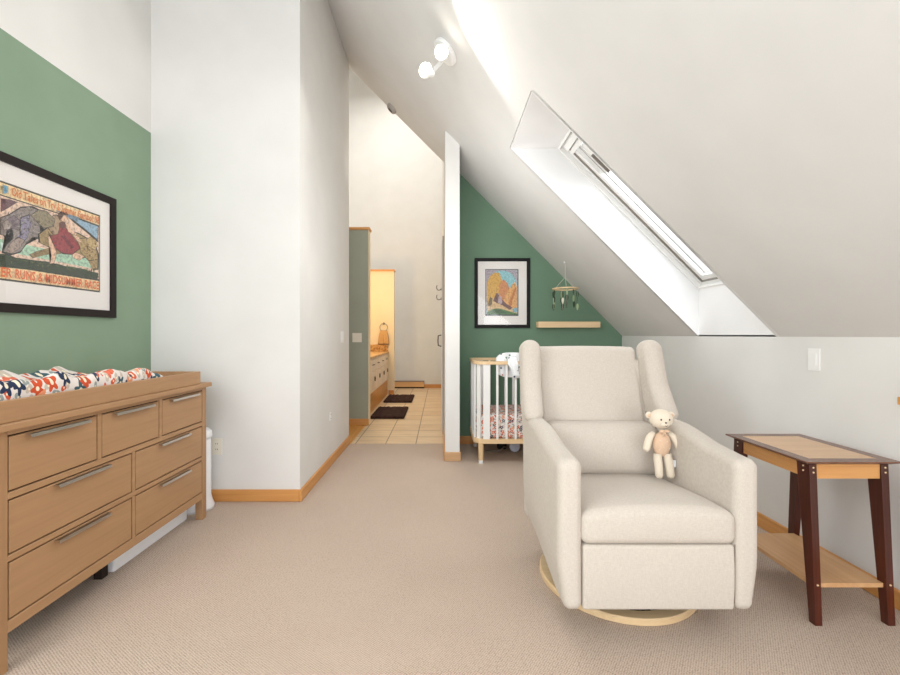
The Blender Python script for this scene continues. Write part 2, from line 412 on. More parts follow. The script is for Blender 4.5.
# roof window in slope coordinates: u down the slope, v along Y, n outwards
O = Vector((WO-(ROOF-X0), Y0, ROOF-X0)); U = Vector((1, 0, -1)).normalized(); V_ = Vector((0, 1, 0)); N = Vector((1, 0, 1)).normalized()
LU = (X1-O.x)*math.sqrt(2); LV = Y1-Y0
def sbox(bm, u0, u1, v0, v1, n0, n1):
    P = lambda u, v, n: O+U*u+V_*v+N*n
    prism(bm, [P(u0, v0, n0), P(u1, v0, n0), P(u1, v1, n0), P(u0, v1, n0)], N*(n1-n0))
def sring(bm, g, w, n0, n1, gu=None):
    gu = g if gu is None else gu
    sbox(bm, gu, gu+w, g, LV-g, n0, n1); sbox(bm, LU-gu-w, LU-gu, g, LV-g, n0, n1)
    sbox(bm, gu+w, LU-gu-w, g, g+w, n0, n1); sbox(bm, gu+w, LU-gu-w, LV-g-w, LV-g, n0, n1)
wf = B(); sring(wf, -.03, .045, -.002, .03); sring(wf, .0, .035, .034, .11)
win = struct('window_1', wf, M['white'])
s = B(); sring(s, .038, .05, .045, .075); sring(s, .05, .045, .079, .12)
mk('window_sash', s, M['white'], win)
s = B(); sring(s, .036, .012, .035, .044); mk('window_gasket', s, M['nickel'], win)
s = B(); sbox(s, .09, LU-.09, .09, LV-.09, .10, .112); mk('window_pane', s, M['glass'], win)
s = B(); sbox(s, .03, .075, .04, LV-.04, .015, .035); sbox(s, .085, .12, .04, LV-.04, .03, .045); sbox(s, .12, .40, .05, LV-.05, .085, .10); mk('ventilation_bar', s, M['white'], win)
s = B(); sbox(s, .235, .41, .48, .53, .01, .084); mk('window_hinge', s, plain('grey_bracket', (104, 98, 90), .6), win)

# baseboards
def bb(name, x0, x1, y0, y1, mat): struct(name, box(B(), x0, x1, y0, y1, 0, .086, .004, 1), mat)
bb('baseboard_front', -2.09, -1.012, 3.092, 3.108, M['trimx'])
bb('baseboard_left', -1.012, -.996, 3.092, 4.78, M['trim'])
bb('baseboard_right', XR-.016, XR, YB, 4.75, M['trim'])
bb('baseboard_niche', .187, XR-.016, 4.734, 4.75, M['trimx'])
bb('baseboard_pier', .04, .197, 4.084, 4.10, M['trimend'])
bb('baseboard_pier_side', .187, .197, 4.10, 4.734, M['trim'])
bb('baseboard_far', -.36, .05, 9.724, 9.74, M['trimx'])
bb('baseboard_hall', .036, .05, 4.10, 5.2, M['trim'])
bb('baseboard_hall_far', .036, .05, 6.2, 9.724, M['trim'])
# half-height partitions of the bathroom with wooden caps
struct('wall_partition_near', box(B(), -2.6, -.955, 5.73, 5.86, 0, 2.60), M['greygreen'])
struct('trim_partition_near_cap', box(B(), -2.6, -.935, 5.71, 5.88, 2.60, 2.635, .004), M['trimx'])
struct('trim_partition_near_edge', box(B(), -.955, -.948, 5.728, 5.862, .0, 2.60, .002), M['cream'])
bb('baseboard_partition_near', -2.6, -.948, 5.714, 5.73, M['trimx'])
struct('wall_partition_far', box(B(), -1.9, -.93, 8.69, 8.82, 0, 2.49), M['cream'])
struct('trim_partition_far_cap', box(B(), -1.9, -.915, 8.67, 8.84, 2.49, 2.525, .004), M['trimx'])
bb('baseboard_partition_far', -1.035, -.93, 8.674, 8.69, M['trimx'])
struct('wall_bathroom_left', box(B(), -2.0, -1.9, 5.86, 8.82, 0, 2.49), M['cream'])

# ---------------------------------------------------------------- dresser
def dresser():
    FX = -1.54; BX = -2.055; Ya, Yb = 1.486, 2.835
    t = thing('dresser', 'light brown wooden seven-drawer dresser along the green wall', 'dresser', ((FX+BX)/2, (Ya+Yb)/2, 0))
    b = B(); box(b, BX, FX+.025, Ya-.03, Yb+.025, .860, .888, .005); mk('dresser_top', b, M['dresser'], t)
    b = B()
    box(b, BX, BX+.012, Ya+.03, Yb-.03, .15, .86)
    box(b, BX+.04, FX-.03, Ya+.004, Ya+.028, .15, .86); box(b, BX+.04, FX-.03, Yb-.028, Yb-.004, .15, .86)
    mk('carcass', b, M['dresser_z'], t)
    rails = B(); yi, yj = Ya+.047, Yb-.047
    for z0, z1 in ((.842, .860), (.612, .637), (.389, .412), (.136, .179)): box(rails, FX-.02, FX, yi, yj, z0, z1, .002, 1)
    for y in (1.9465, 2.372): box(rails, FX-.02, FX-.0005, y-.0105, y+.0105, .637, .842)
    for z0, z1 in ((.412, .612), (.179, .389)): box(rails, FX-.02, FX-.0005, 2.153, 2.173, z0, z1)
    mk('front_rail', rails, M['dresser'], t)
    for x in (FX, BX+.047):
        for y in (Ya, Yb-.047):
            b = B(); prism(b, [(x-.047, y, .0), (x, y, 0), (x, y+.047, 0), (x-.047, y+.047, 0)], (0, 0, .86), .003); mk('leg', b, M['dresser_z'], t)
    b = B(); box(b, FX-.16, FX-.12, 2.11, 2.15, 0, .15); mk('center_foot', b, M['groove'], t)
    g = B(); box(g, FX-.022, FX-.014, yi, yj, .15, .85); mk('drawer_gap_shade', g, M['groove'], t)  # sheet behind the drawers, shade of the gaps put into its dark colour
    dr = [(1.533, 1.936, .637, .842), (1.957, 2.3615, .637, .842), (2.3825, 2.788, .637, .842),
          (1.533, 2.153, .412, .612), (2.173, 2.788, .412, .612), (1.533, 2.153, .179, .389), (2.173, 2.788, .179, .389)]
    for y0, y1, z0, z1 in dr:
        g = .006; b = B(); box(b, FX-.016, FX-.001, y0+g, y1-g, z0+g, z1-g, .0015, 1); d = mk('drawer', b, M['dresser'], t)
        c = (y0+y1)/2+ (.01 if y1-y0 > .5 else 0); h = B(); zt = z1-g-.004
        prism(h, [(FX-.004, c-.137, zt), (FX+.022, c-.137, zt), (FX+.024, c-.137, zt-.012), (FX+.021, c-.137, zt-.012), (FX+.019, c-.137, zt-.003), (FX-.004, c-.137, zt-.003)], (0, .274, 0))
        mk('handle', h, M['chrome'], d)
dresser()
# changing tray on the dresser
t = thing('changing_tray', 'low wooden changing tray sitting on top of the dresser', 'changing tray', (-1.79, 2.06, .888))
for nm, a in (('front_board', (-1.548, -1.53, 1.37, 2.75)), ('back_board', (-2.05, -2.032, 1.37, 2.75)), ('end_board', (-2.032, -1.548, 2.732, 2.75)), ('end_board', (-2.032, -1.548, 1.37, 1.388))):
    b = B(); box(b, *a, .888, .968, .003, 1); mk(nm, b, M['dresser'], t)
def padfn(P):
    # raised long sides, wrinkled cover
    s = abs(P.x+1.79)/.225
    end = sm((2.45-P.y)/.18)
    z = P.z
    if z > .93:
        top = .985+.045*s**2
        w = .010*math.sin(P.y*23+P.x*9)+.007*math.sin(P.y*41-P.x*30)+.005*math.sin(P.y*71)
        z = .93+(z-.93)*(top+w-.93+.012*sm((2.1-P.y)/.6))/.06*(.45+.55*end)
    return (P.x+.004*math.sin(P.y*37), P.y, z)
b = B(); rounded(b, (-2.015, 1.42, .893), (-1.562, 2.45, .99), .028, (14, 60, 3), fn=padfn)
tag(mk('changing_pad', b, M['floral_pad'], smooth=True), 'contoured changing pad in orange and navy floral cover on the dresser', 'changing pad')
# flat box under the dresser
t = thing('storage_box', 'long flat white storage box on the carpet under the dresser', 'box', (-1.70, 2.49, 0))
b = B(); box(b, -1.75, -1.645, 2.17, 2.80, .0, .125, .008); mk('box_body', b, M['whitepl'], t)
b = B(); box(b, -1.755, -1.64, 2.165, 2.805, .127, .132, .002); mk('lid', b, M['whitepl'], t)
# nappy pail beyond the dresser
t = thing('diaper_pail', 'tall white plastic pail with flared foot between dresser and corner', 'pail', (-1.70, 2.975, 0))
b = B(); lathe(b, [(.0, 0), (.128, 0), (.13, .02), (.118, .05), (.108, .09), (.108, .47), (.10, .49), (0, .49)], (-1.70, 2.975, 0), sx=1, sy=.85); mk('pail_body', b, M['whitepl'], t, smooth=True)
b = B(); lathe(b, [(.112, .49), (.115, .50), (.112, .53), (.09, .55), (0, .555)], (-1.70, 2.975, 0), sx=1, sy=.85); mk('lid', b, M['whitepl'], t, smooth=True)

# ---------------------------------------------------------------- art helpers
def artmesh(name, polys, conv, parent, step=.00025):
    """flat printed shapes: polys = [(pts, rgb)], conv(p, layer) -> world"""
    bm = B(); cl = bm.loops.layers.float_color.new('Col')
    for i, (pts, c) in enumerate(polys):
        vs = [bm.verts.new(conv(p, i*step)) for p in pts]
        f = bm.faces.new(vs)
        for l in f.loops: l[cl] = (*lin(c), 1)
        r = bmesh.ops.triangulate(bm, faces=[f])
    vs = [v.co.copy() for v in bm.verts]; o = vs[0]
    for v in bm.verts: v.co -= o
    me = bpy.data.meshes.new(name); bm.to_mesh(me); bm.free(); me.materials.append(M['art'])
    ob = bpy.data.objects.new(name, me); COL.objects.link(ob); ob.parent = parent; ob.location = o-WLOC[parent.name]; WLOC[ob.name] = o
    return ob
def frame_parts(t, a0, a1, z0, z1, fw, mw, place, fmat, inner):
    """picture frame in a wall plane; place(a, z, d): along the wall, up, out from the wall"""
    def bx(bm, u0, u1, v0, v1, d0, d1):
        prism(bm, [place(u0, v0, d0), place(u1, v0, d0), place(u1, v1, d0), place(u0, v1, d0)], Vector(place(u0, v0, d1))-Vector(place(u0, v0, d0)))
    b = B()
    for q in ((a0, a1, z1-fw, z1), (a0, a1, z0, z0+fw), (a0, a0+fw, z0+fw, z1-fw), (a1-fw, a1, z0+fw, z1-fw)): bx(b, *q, .0, .020)
    mk('frame_moulding', b, fmat, t)
    i0, i1, j0, j1 = inner
    b = B()
    for q in ((a0+fw, a1-fw, j1, z1-fw), (a0+fw, a1-fw, z0+fw, j0), (a0+fw, i0, j0, j1), (i1, a1-fw, j0, j1)): bx(b, *q, .004, .009)
    mk('mat_board', b, M['mat'], t)
    b = B(); bx(b, a0+fw, a1-fw, z0+fw, z1-fw, .014, .016); mk('glass', b, M['glass'], t)

# --- large framed illustration on the green left wall
AX = XL
t = thing('framed_print', 'large dark-framed illustration of a red-dressed rider hanging above the dresser', 'picture', (XL+.015, 2.24, 1.31))
plc = lambda a, z, d: (AX+d, a, z)
frame_parts(t, 1.695, 2.752, 1.309, 2.068, .044, .095, plc, M['brownblack'], (1.84, 2.635, 1.46, 1.933))
def Z(y, py): return 1.2+(335-py)*y/430
def L(px, py):                                # a point read off the photo turned into wall coordinates
    y = 2.09*430/(440-px); return (y, Z(y, py))
def Q(*pp): return [L(x*.326, 130+y*.326) for x, y in pp]
y0, y1 = 1.84, 2.635
rect = lambda a0, a1, b0, b1: [(a0, b0), (a1, b0), (a1, b1), (a0, b1)]
P_ = [(rect(y0, y1, 1.46, 1.933), (60, 58, 52)),
      (rect(y0, y1-.007, 1.540, 1.862), (238, 208, 186)),
      (rect(y0, y1-.007, 1.868, 1.925), (252, 226, 176)),
      (rect(y0, y1-.007, 1.470, 1.530), (254, 226, 176))]
def wob(pts, n=3, amp=.004):
    out = []; rnd = random.Random(len(pts)*13)
    for i, p in enumerate(pts):
        q = pts[(i+1) % len(pts)]
        for k in range(n):
            f = k/n; out.append((p[0]+(q[0]-p[0])*f+rnd.uniform(-amp, amp)*(k > 0), p[1]+(q[1]-p[1])*f+rnd.uniform(-amp, amp)*(k > 0)))
    return out
P_ += [
 # blue corner under a dark arc
 (Q((190, 252), (300, 292), (298, 345), (260, 312), (225, 285)), (58, 54, 50)),
 (Q((205, 262), (298, 296), (297, 336), (262, 306), (232, 282)), (150, 182, 204)),
 (Q((165, 245), (240, 268), (235, 282), (205, 268)), (120, 148, 170)),
 # water and far bank
 (rect(y0, y1-.008, 1.60, 1.655), (176, 214, 188)),
 (Q((0, 345), (40, 352), (30, 372), (0, 372)), (214, 226, 226)),
 (wob(Q((0, 385), (60, 395), (150, 412), (240, 425), (298, 438), (298, 452), (0, 420)), 4, .006), (74, 92, 62)),
 (wob(Q((-120, 372), (0, 380), (90, 398), (180, 412), (298, 440), (297, 458), (150, 440), (0, 420), (-120, 412)), 4, .006), (52, 68, 48)),
]
def blob(pts, c, edge=(56, 48, 46)):
    """shape with a thin dark drawn outline"""
    cx = sum(p[0] for p in pts)/len(pts); cy = sum(p[1] for p in pts)/len(pts)
    big = [(cx+(x-cx)*1.05, cy+(y-cy)*1.07) for x, y in pts]
    P_.append((big, edge)); P_.append((pts, c))
blob(Q((0, 210), (30, 215), (50, 222), (20, 240), (0, 250)), (110, 76, 84))
blob(Q((0, 270), (25, 262), (60, 240), (95, 238), (120, 250), (130, 275), (118, 300), (125, 325), (95, 330), (75, 350), (60, 372), (30, 380), (5, 372), (20, 350), (40, 330), (0, 320)), (150, 140, 136))
blob(Q((18, 275), (40, 262), (60, 280), (50, 305), (25, 300)), (128, 112, 120))
blob(Q((60, 270), (85, 262), (92, 290), (80, 330), (55, 355), (45, 340), (62, 310)), (150, 144, 168))
blob(Q((118, 320), (145, 300), (180, 300), (240, 320), (285, 345), (297, 380), (296, 425), (280, 425), (262, 390), (240, 392), (200, 372), (150, 360), (120, 345)), (170, 146, 100))
blob(Q((235, 335), (262, 332), (290, 352), (297, 395), (270, 400), (245, 375)), (184, 158, 108))
blob(Q((88, 382), (110, 372), (150, 362), (190, 370), (180, 380), (140, 382), (100, 392)), (150, 128, 88))
blob(Q((145, 300), (160, 262), (178, 262), (195, 290), (205, 320), (180, 345)), (176, 150, 122))
blob(Q((92, 262), (115, 245), (140, 250), (165, 275), (160, 296), (130, 300), (110, 282)), (146, 136, 110))
blob(Q((145, 328), (152, 322), (165, 350), (170, 380), (162, 408), (150, 410), (155, 385), (148, 355)), (236, 196, 166))
blob(Q((215, 375), (235, 378), (255, 388), (240, 400), (222, 392)), (236, 196, 166))
blob(Q((150, 325), (175, 320), (180, 300), (195, 298), (212, 318), (235, 345), (242, 362), (218, 380), (190, 378), (168, 362)), (160, 60, 68))
P_.append((Q((185, 325), (195, 322), (225, 360), (215, 366)), (122, 42, 54)))
blob(Q((178, 285), (192, 280), (200, 292), (190, 302), (178, 298)), (110, 66, 60))
blob(Q((218, 318), (238, 328), (246, 345), (236, 342)), (236, 200, 172))
# rider's head, hair and arm; heads, limbs and spots of the beasts; blades of grass
blob(Q((182, 262), (196, 258), (204, 270), (198, 282), (186, 280)), (232, 192, 160))
blob(Q((172, 262), (184, 250), (202, 252), (206, 262), (192, 262), (180, 276)), (92, 60, 46))
blob(Q((196, 284), (206, 288), (214, 306), (232, 318), (228, 325), (206, 312)), (234, 196, 166))
blob(Q((262, 335), (276, 328), (290, 338), (297, 356), (284, 366), (266, 356)), (196, 170, 118))
blob(Q((2, 285), (18, 276), (30, 288), (26, 304), (8, 306)), (166, 152, 144))
blob(Q((70, 244), (84, 232), (92, 244), (84, 254)), (150, 140, 130))
blob(Q((30, 345), (52, 330), (70, 338), (58, 360), (30, 378), (14, 374)), (170, 152, 142))
_r = random.Random(5)
def ink_marks(n, x0, x1, y0, y1, cols, w=3.2, h=2.6, slant=0):
    for _ in range(n):
        x = _r.uniform(x0, x1); y = _r.uniform(y0, y1)+(x-x0)*slant; a = _r.uniform(0, 3.1); l = _r.uniform(.6, 1.5)
        c_, s_ = math.cos(a), math.sin(a)
        P_.append((Q(*[(x+(dx*c_-dy*s_)*l, y+(dx*s_+dy*c_)*l) for dx, dy in ((-w, 0), (0, -h*.5), (w, 0), (0, h*.5))]), _r.choice(cols)))
ink_marks(34, 252, 292, 345, 400, [(84, 62, 42), (120, 92, 58), (214, 190, 140)])
ink_marks(18, 128, 160, 306, 350, [(84, 62, 42), (120, 92, 58)])
ink_marks(50, 5, 115, 255, 330, [(84, 76, 78), (186, 176, 168), (112, 100, 108)], 5)
ink_marks(14, 160, 230, 325, 368, [(196, 96, 100), (112, 36, 48)], 6, 2)
ink_marks(60, 4, 290, 392, 404, [(108, 124, 78), (36, 46, 34), (92, 106, 66)], 1.2, 9, .12)
P_.append((Q((0, 168), (14, 172), (16, 190), (6, 196), (0, 194)), (120, 166, 190)))
pr = artmesh('print', P_, lambda p, l: (AX+.0045+l*.18, p[0], p[1]), t)
def text(s, size, mat, parent, mtx, name='lettering', width=None):
    cu = bpy.data.curves.new('lettering', 'FONT'); cu.body = s; cu.size = size; cu.resolution_u = 2; cu.offset = size*.018
    o = bpy.data.objects.new('lettering', cu); COL.objects.link(o)
    bpy.context.view_layer.update()
    me = bpy.data.meshes.new_from_object(o.evaluated_get(bpy.context.evaluated_depsgraph_get()))
    bpy.data.objects.remove(o)
    xs = [v.co.x for v in me.vertices]; w = max(xs)-min(xs)
    for v in me.vertices:
        if width: v.co.x = (v.co.x-min(xs))*width/w
        v.co = mtx @ v.co
    c = me.vertices[0].co.copy()
    for v in me.vertices: v.co -= c
    me.materials.clear(); me.materials.append(mat)
    ob = bpy.data.objects.new(name, me); COL.objects.link(ob); ob.parent = parent; ob.location = c-WLOC[parent.name]; return ob
def wallm(y, z, d=.0): return Matrix(((0, 0, 1, AX+.0133+d), (1, 0, 0, y), (0, 1, 0, z), (0, 0, 0, 1)))
def words(s, size, mat, y, z, width):
    ws = s.split(' '); tot = sum(len(w)+.6 for w in ws)-.6; u = width/tot
    for w in ws:
        text(w, size, mat, pr, wallm(y, z), width=len(w)*u); y += (len(w)+.6)*u
words('Old Tales on Try & Summer Gambol: 98', .058, M['inkpale'], 2.085, 1.877, .535)
words('ER RUNS & MIDSUMMER RACE', .064, M['ink'], 2.035, 1.478, .585)

# --- small framed landscape print on the green niche wall
BY = 4.75
k = 4.75/430
fx = lambda px: (px-440)*k
fz = lambda py: 1.2+(335-py)*k
t = thing('framed_print', 'black-framed golden mountain print with white mat above the crib', 'picture', (fx(502), BY-.015, fz(328)))
plb = lambda a, z, d: (a, BY-d, z)
frame_parts(t, fx(474.5), fx(529.8), fz(328), fz(258.3), .036, .08, plb, M['black'], (fx(485.2), fx(518.4), fz(316), fz(269.2)))
def R2(*pp): return [(fx(483+x/12.97), fz(266+y/12.97)) for x, y in pp]
arc = [(50+190*(1-math.cos(a)), 250-190*math.sin(a)) for a in [pi*i/16 for i in range(17)]]
P_ = [(R2((28, 645), (458, 645), (458, 40), (28, 40)), (66, 70, 78)),
      (R2((36, 628), (448, 628), (448, 50), (36, 50)), (176, 168, 178)),
      (R2((46, 628), (440, 628), (440, 260), *[(x*1.02, y) for x, y in arc[::-1]]), (150, 206, 214)),
      (R2((50, 560), (50, 220), (90, 130), (150, 85), (215, 90), (240, 180), (220, 330), (150, 430)), (222, 174, 84)),
      (R2((200, 470), (210, 240), (260, 170), (320, 230), (350, 330), (300, 480)), (214, 146, 96)),
      (R2((250, 500), (300, 360), (380, 240), (420, 200), (440, 280), (440, 540), (330, 560)), (232, 176, 110)),
      (R2((330, 540), (345, 430), (420, 270), (432, 300), (380, 450), (360, 560)), (200, 130, 76)),
      (R2((50, 620), (60, 520), (100, 440), (160, 400), (260, 470), (400, 560), (440, 600), (440, 628), (50, 628)), (224, 190, 140)),
      (R2((60, 510), (90, 400), (120, 420), (115, 500), (80, 525)), (120, 104, 66)),
      (R2((130, 450), (175, 345), (200, 370), (245, 430), (300, 490), (380, 540), (350, 570), (250, 510), (180, 480)), (120, 86, 84)),
      (R2((190, 470), (205, 390), (240, 400), (250, 480), (220, 500)), (190, 170, 176)),
      (R2((380, 560), (440, 540), (440, 600), (390, 600)), (128, 178, 196)),
      (R2((46, 628), (60, 590), (120, 560), (200, 550), (300, 575), (380, 600), (440, 615), (440, 628)), (84, 130, 70)),
      (R2((100, 600), (150, 560), (220, 565), (330, 610), (200, 622)), (56, 98, 56))]
artmesh('print', P_, lambda p, l: (p[0], BY-.0045-l*.3, p[1]), t)
# picture ledge
t = thing('picture_ledge', 'short light oak ledge on the green wall right of the framed print', 'shelf', (1.40, 4.70, 1.28))
b = B(); box(b, 1.062, 1.735, 4.66, 4.75, 1.28, 1.293, .002, 1); mk('shelf_board', b, M['birch'], t)
b = B(); box(b, 1.062, 1.735, 4.65, 4.66, 1.28, 1.345, .002, 1); mk('front_lip', b, M['birch'], t)
b = B(); box(b, 1.062, 1.735, 4.738, 4.75, 1.293, 1.345, .002, 1); mk('back_rail', b, M['birch'], t)

# ---------------------------------------------------------------- mobile hanging from the slope
MX, MY = 1.262, 4.33; zr = 1.2+46.2*4.33/430
t = thing('baby_mobile', 'wooden ring baby mobile with green felt leaves hanging over the crib', 'mobile', (MX, MY, 1.42))
b = B(); tube(b, [(MX, MY, ROOF-MX-.001), (MX, MY, 1.785)], .0022, 6)
for a in (0.3, 2.4, 4.5): tube(b, [(MX, MY, 1.785), (MX+.122*math.cos(a), MY+.122*math.sin(a), zr)], .0018, 6)
mk('string', b, M['string'], t)
b = B(); lathe(b, [(0, 0), (.012, 0), (.012, .012), (0, .012)], (MX-.004, MY, ROOF-MX-.004), 12, axis=(-1, 0, -1)); mk('ceiling_hook', b, M['white'], t)
b = B(); tube(b, [(MX+.122*math.cos(a), MY+.122*math.sin(a), zr) for a in [2*pi*i/36 for i in range(36)]], .0085, 8, closed=True); mk('ring', b, M['oakring'], t, smooth=True)
def leafpoly(bm, c, w, h, ang, th=.005):
    d = Vector((math.cos(ang), math.sin(ang), 0))
    pts = []
    for i in range(12):
        a = 2*pi*i/12; pts.append(Vector(c)+d*w*math.sin(a)*(.75+.25*math.cos(a))+Vector((0, 0, h*math.cos(a))))
    prism(bm, pts, Vector((-d.y, d.x, 0))*th)
for i, a in enumerate((pi*.97, pi*1.45, -.25, .5, 1.6, 2.5, pi*1.18)):
    r = .118 if i < 6 else .04
    x, y = MX+r*math.cos(a), MY+r*math.sin(a); dz = (.0, .02, .0, .03, .01, .02, .0)[i]
    b = B(); tube(b, [(x, y, zr), (x, y, zr-.21+dz)], .0012, 5); s = mk('leaf_string', b, M['string'], t)
    for j in range(3):
        mat = (M['felt_dark'], M['felt_light'], M['felt_dark'])[(i+j) % 3]
        if i == 6 and j == 1: mat = M['felt_white']
        b = B(); leafpoly(b, (x, y, zr-.06-.062*j+dz), .016 if j != 1 else .02, .034, a+j*1.1+.4); mk('felt_leaf', b, mat, s)

# ---------------------------------------------------------------- crib
CX0, CX1, CY0, CY1 = .315, 1.27, 4.0, 4.67
t = thing('crib', 'white slatted crib with pale wooden rails behind the armchair', 'crib', ((CX0+CX1)/2, (CY0+CY1)/2, 0))
def cplan(off=0, c=.115, n=5):
    x0, x1, y0, y1 = CX0+off, CX1-off, CY0+off, CY1-off; c = c-off*.6; pts = []
    for cx, cy, a0 in ((x1-c, y0+c, -pi/2), (x1-c, y1-c, 0), (x0+c, y1-c, pi/2), (x0+c, y0+c, pi)):
        for i in range(n+1):
            a = a0+pi/2*i/n; pts.append((cx+c*math.cos(a), cy+c*math.sin(a)))
    return pts
def cring(bm, z0, z1, w=.034, off=0):
    a = cplan(off); b_ = cplan(off+w); n = len(a)
    V4 = [[bm.verts.new((*p, z)) for p in q] for q, z in ((a, z0), (a, z1), (b_, z1), (b_, z0))]
    for i in range(n):
        j = (i+1) % n
        for r in range(4): bm.faces.new((V4[r][i], V4[r][j], V4[(r+1) % 4][j], V4[(r+1) % 4][i]))
b = B(); cring(b, .925, .955); mk('top_rail', b, M['birch'], t)
b = B(); cring(b, .188, .228); mk('bottom_rail', b, M['birch'], t)
b = B(); prism(b, [(*p, .20) for p in cplan(.03)], (0, 0, .02)); mk('base_board', b, M['birch'], t)
def slatbox(x, y, ang, w, th=.016):
    b = B(); d = Vector((math.cos(ang), math.sin(ang), 0)); n = Vector((-d.y, d.x, 0)); c = Vector((x, y, 0))
    prism(b, [c-d*w/2-n*th/2+Vector((0, 0, .226)), c+d*w/2-n*th/2+Vector((0, 0, .226)), c+d*w/2+n*th/2+Vector((0, 0, .226)), c-d*w/2+n*th/2+Vector((0, 0, .226))], (0, 0, .702)); return b
io = .017
xs = [.505+.0855*i for i in range(8)]
for x in xs:
    mk('slat', slatbox(x+.03, CY0+io, 0, .02), M['white'], t); mk('slat', slatbox(x+.03, CY1-io, 0, .02), M['white'], t)
for y in (4.17, 4.25, 4.335, 4.42, 4.5):
    mk('slat', slatbox(CX0+io, y, pi/2, .022), M['white'], t); mk('slat', slatbox(CX1-io, y, pi/2, .022), M['white'], t)
for cx, sx in ((CX0, 1), (CX1, -1)):
    for cy, sy in ((CY0, 1), (CY1, -1)):
        mk('corner_panel', slatbox(cx+sx*(.120), cy+sy*io, 0, .062), M['white'], t)
        mk('corner_panel', slatbox(cx+sx*io, cy+sy*.115, pi/2, .055), M['white'], t)
        mk('corner_panel', slatbox(cx+sx*.052, cy+sy*.052, math.atan2(-sx*sy, 1)*1.0, .045), M['white'], t)
for lx in (CX0+.068, CX1-.068):
    for ly in (CY0+.025, CY1-.03):
        b = B(); lathe(b, [(.0, .032), (.022, .032), (.026, .19), (0, .19)], (lx, ly, 0), 16); lg = mk('leg', b, M['birch_z'], t, smooth=False)
        b = B(); lathe(b, [(.0, 0), (.021, 0), (.0225, .031), (0, .031)], (lx, ly, 0), 16); mk('foot_cap', b, M['white'], lg)
b = B(); rounded(b, (CX0+.045, CY0+.045, .222), (CX1-.045, CY1-.045, .455), .03, (6, 4, 3)); 
mm = mk('crib_mattress', b, [M['floral_sheet'], M['floral_top']], smooth=True)
for p in mm.data.polygons:
    if p.normal.z > .75: p.material_index = 1
tag(mm, 'crib mattress in small floral fitted sheet inside the white crib', 'mattress')
# dotted cloth on the crib rail
def clothfn(P):
    x, s, d = P.x, P.z, P.y
    return (x, d, s)
b = B(); nx, ns = 26, 22; grid = []
for i in range(nx+1):
    u = i/nx; x = .53+.30*u; row = []
    top = 1.035-.05*(abs(2*u-1)**4); bot = .80+.045*(abs(2*u-1)**3)
    for j in range(ns+1):
        v = j/ns; z = top+(bot-top)*v
        y = 4.052+.008*math.sin(u*17+v*2)+.004*math.sin(v*14)
        row.append((x, y, z))
    grid.append(row)
def sheet(bm, g, th, dirv=(0, 1, 0)):
    A = [[bm.verts.new(p) for p in r] for r in g]; d = Vector(dirv)*th
    C = [[bm.verts.new(Vector(p)+d) for p in r] for r in g]
    n, m = len(g), len(g[0])
    for i in range(n-1):
        for j in range(m-1):
            bm.faces.new((A[i][j], A[i+1][j], A[i+1][j+1], A[i][j+1])); bm.faces.new((C[i][j], C[i][j+1], C[i+1][j+1], C[i+1][j]))
    for i in range(n-1):
        for j in (0, m-1): bm.faces.new((A[i][j], A[i+1][j], C[i+1][j], C[i][j]))
    for j in range(m-1):
        for i in (0, n-1): bm.faces.new((A[i][j], A[i][j+1], C[i][j+1], C[i][j]))
sheet(b, grid, .008)
g2 = []
for i in range(11):
    u = i/10; x = .635+.085*u; row = []
    path = [(4.05, .99), (4.03, 1.0), (4.01, .982), (3.994, .958), (3.984, .93), (3.982, .89), (3.985, .84), (3.99, .80)]
    for j, (y, z) in enumerate(path):
        w = 1-.45*abs(j-4)/4 if j < 5 else .55+.15*(j-4)/3
        row.append((.677+(x-.677)*w*1.2+.012*(j > 4)*(j-4), y-.004*math.sin(u*12), z))
    g2.append(row)
sheet(b, g2, .006)
tag(mk('baby_cloth', b, M['dotted'], smooth=True), 'white dotted baby cloth draped over the crib rail', 'cloth')
# small white camera-like gadget with its cord under the crib
t = thing('night_light', 'small round white gadget with grey cord on the carpet under the crib', 'lamp', (.76, 4.45, 0))
b = B(); lathe(b, [(0, 0), (.05, 0), (.056, .01), (.056, .03), (.045, .04), (0, .042)], (.765, 4.43, .056), 24, axis=(0, -1, .15)); mk('gadget_body', b, plain('pale_blue_plastic', (200, 204, 222), .5), t, smooth=True)
b = B(); tube(b, [(.72, 4.45, .03), (.66, 4.42, .05), (.6, 4.4, .012), (.53, 4.42, .008), (.47, 4.46, .006)], .006, 8); mk('cord', b, M['nickel'], t, smooth=True)
b = B(); rounded(b, (.6, 4.5, .0), (.7, 4.56, .07), .02, (2, 2, 2)); mk('adapter', b, M['black'], t, smooth=True)

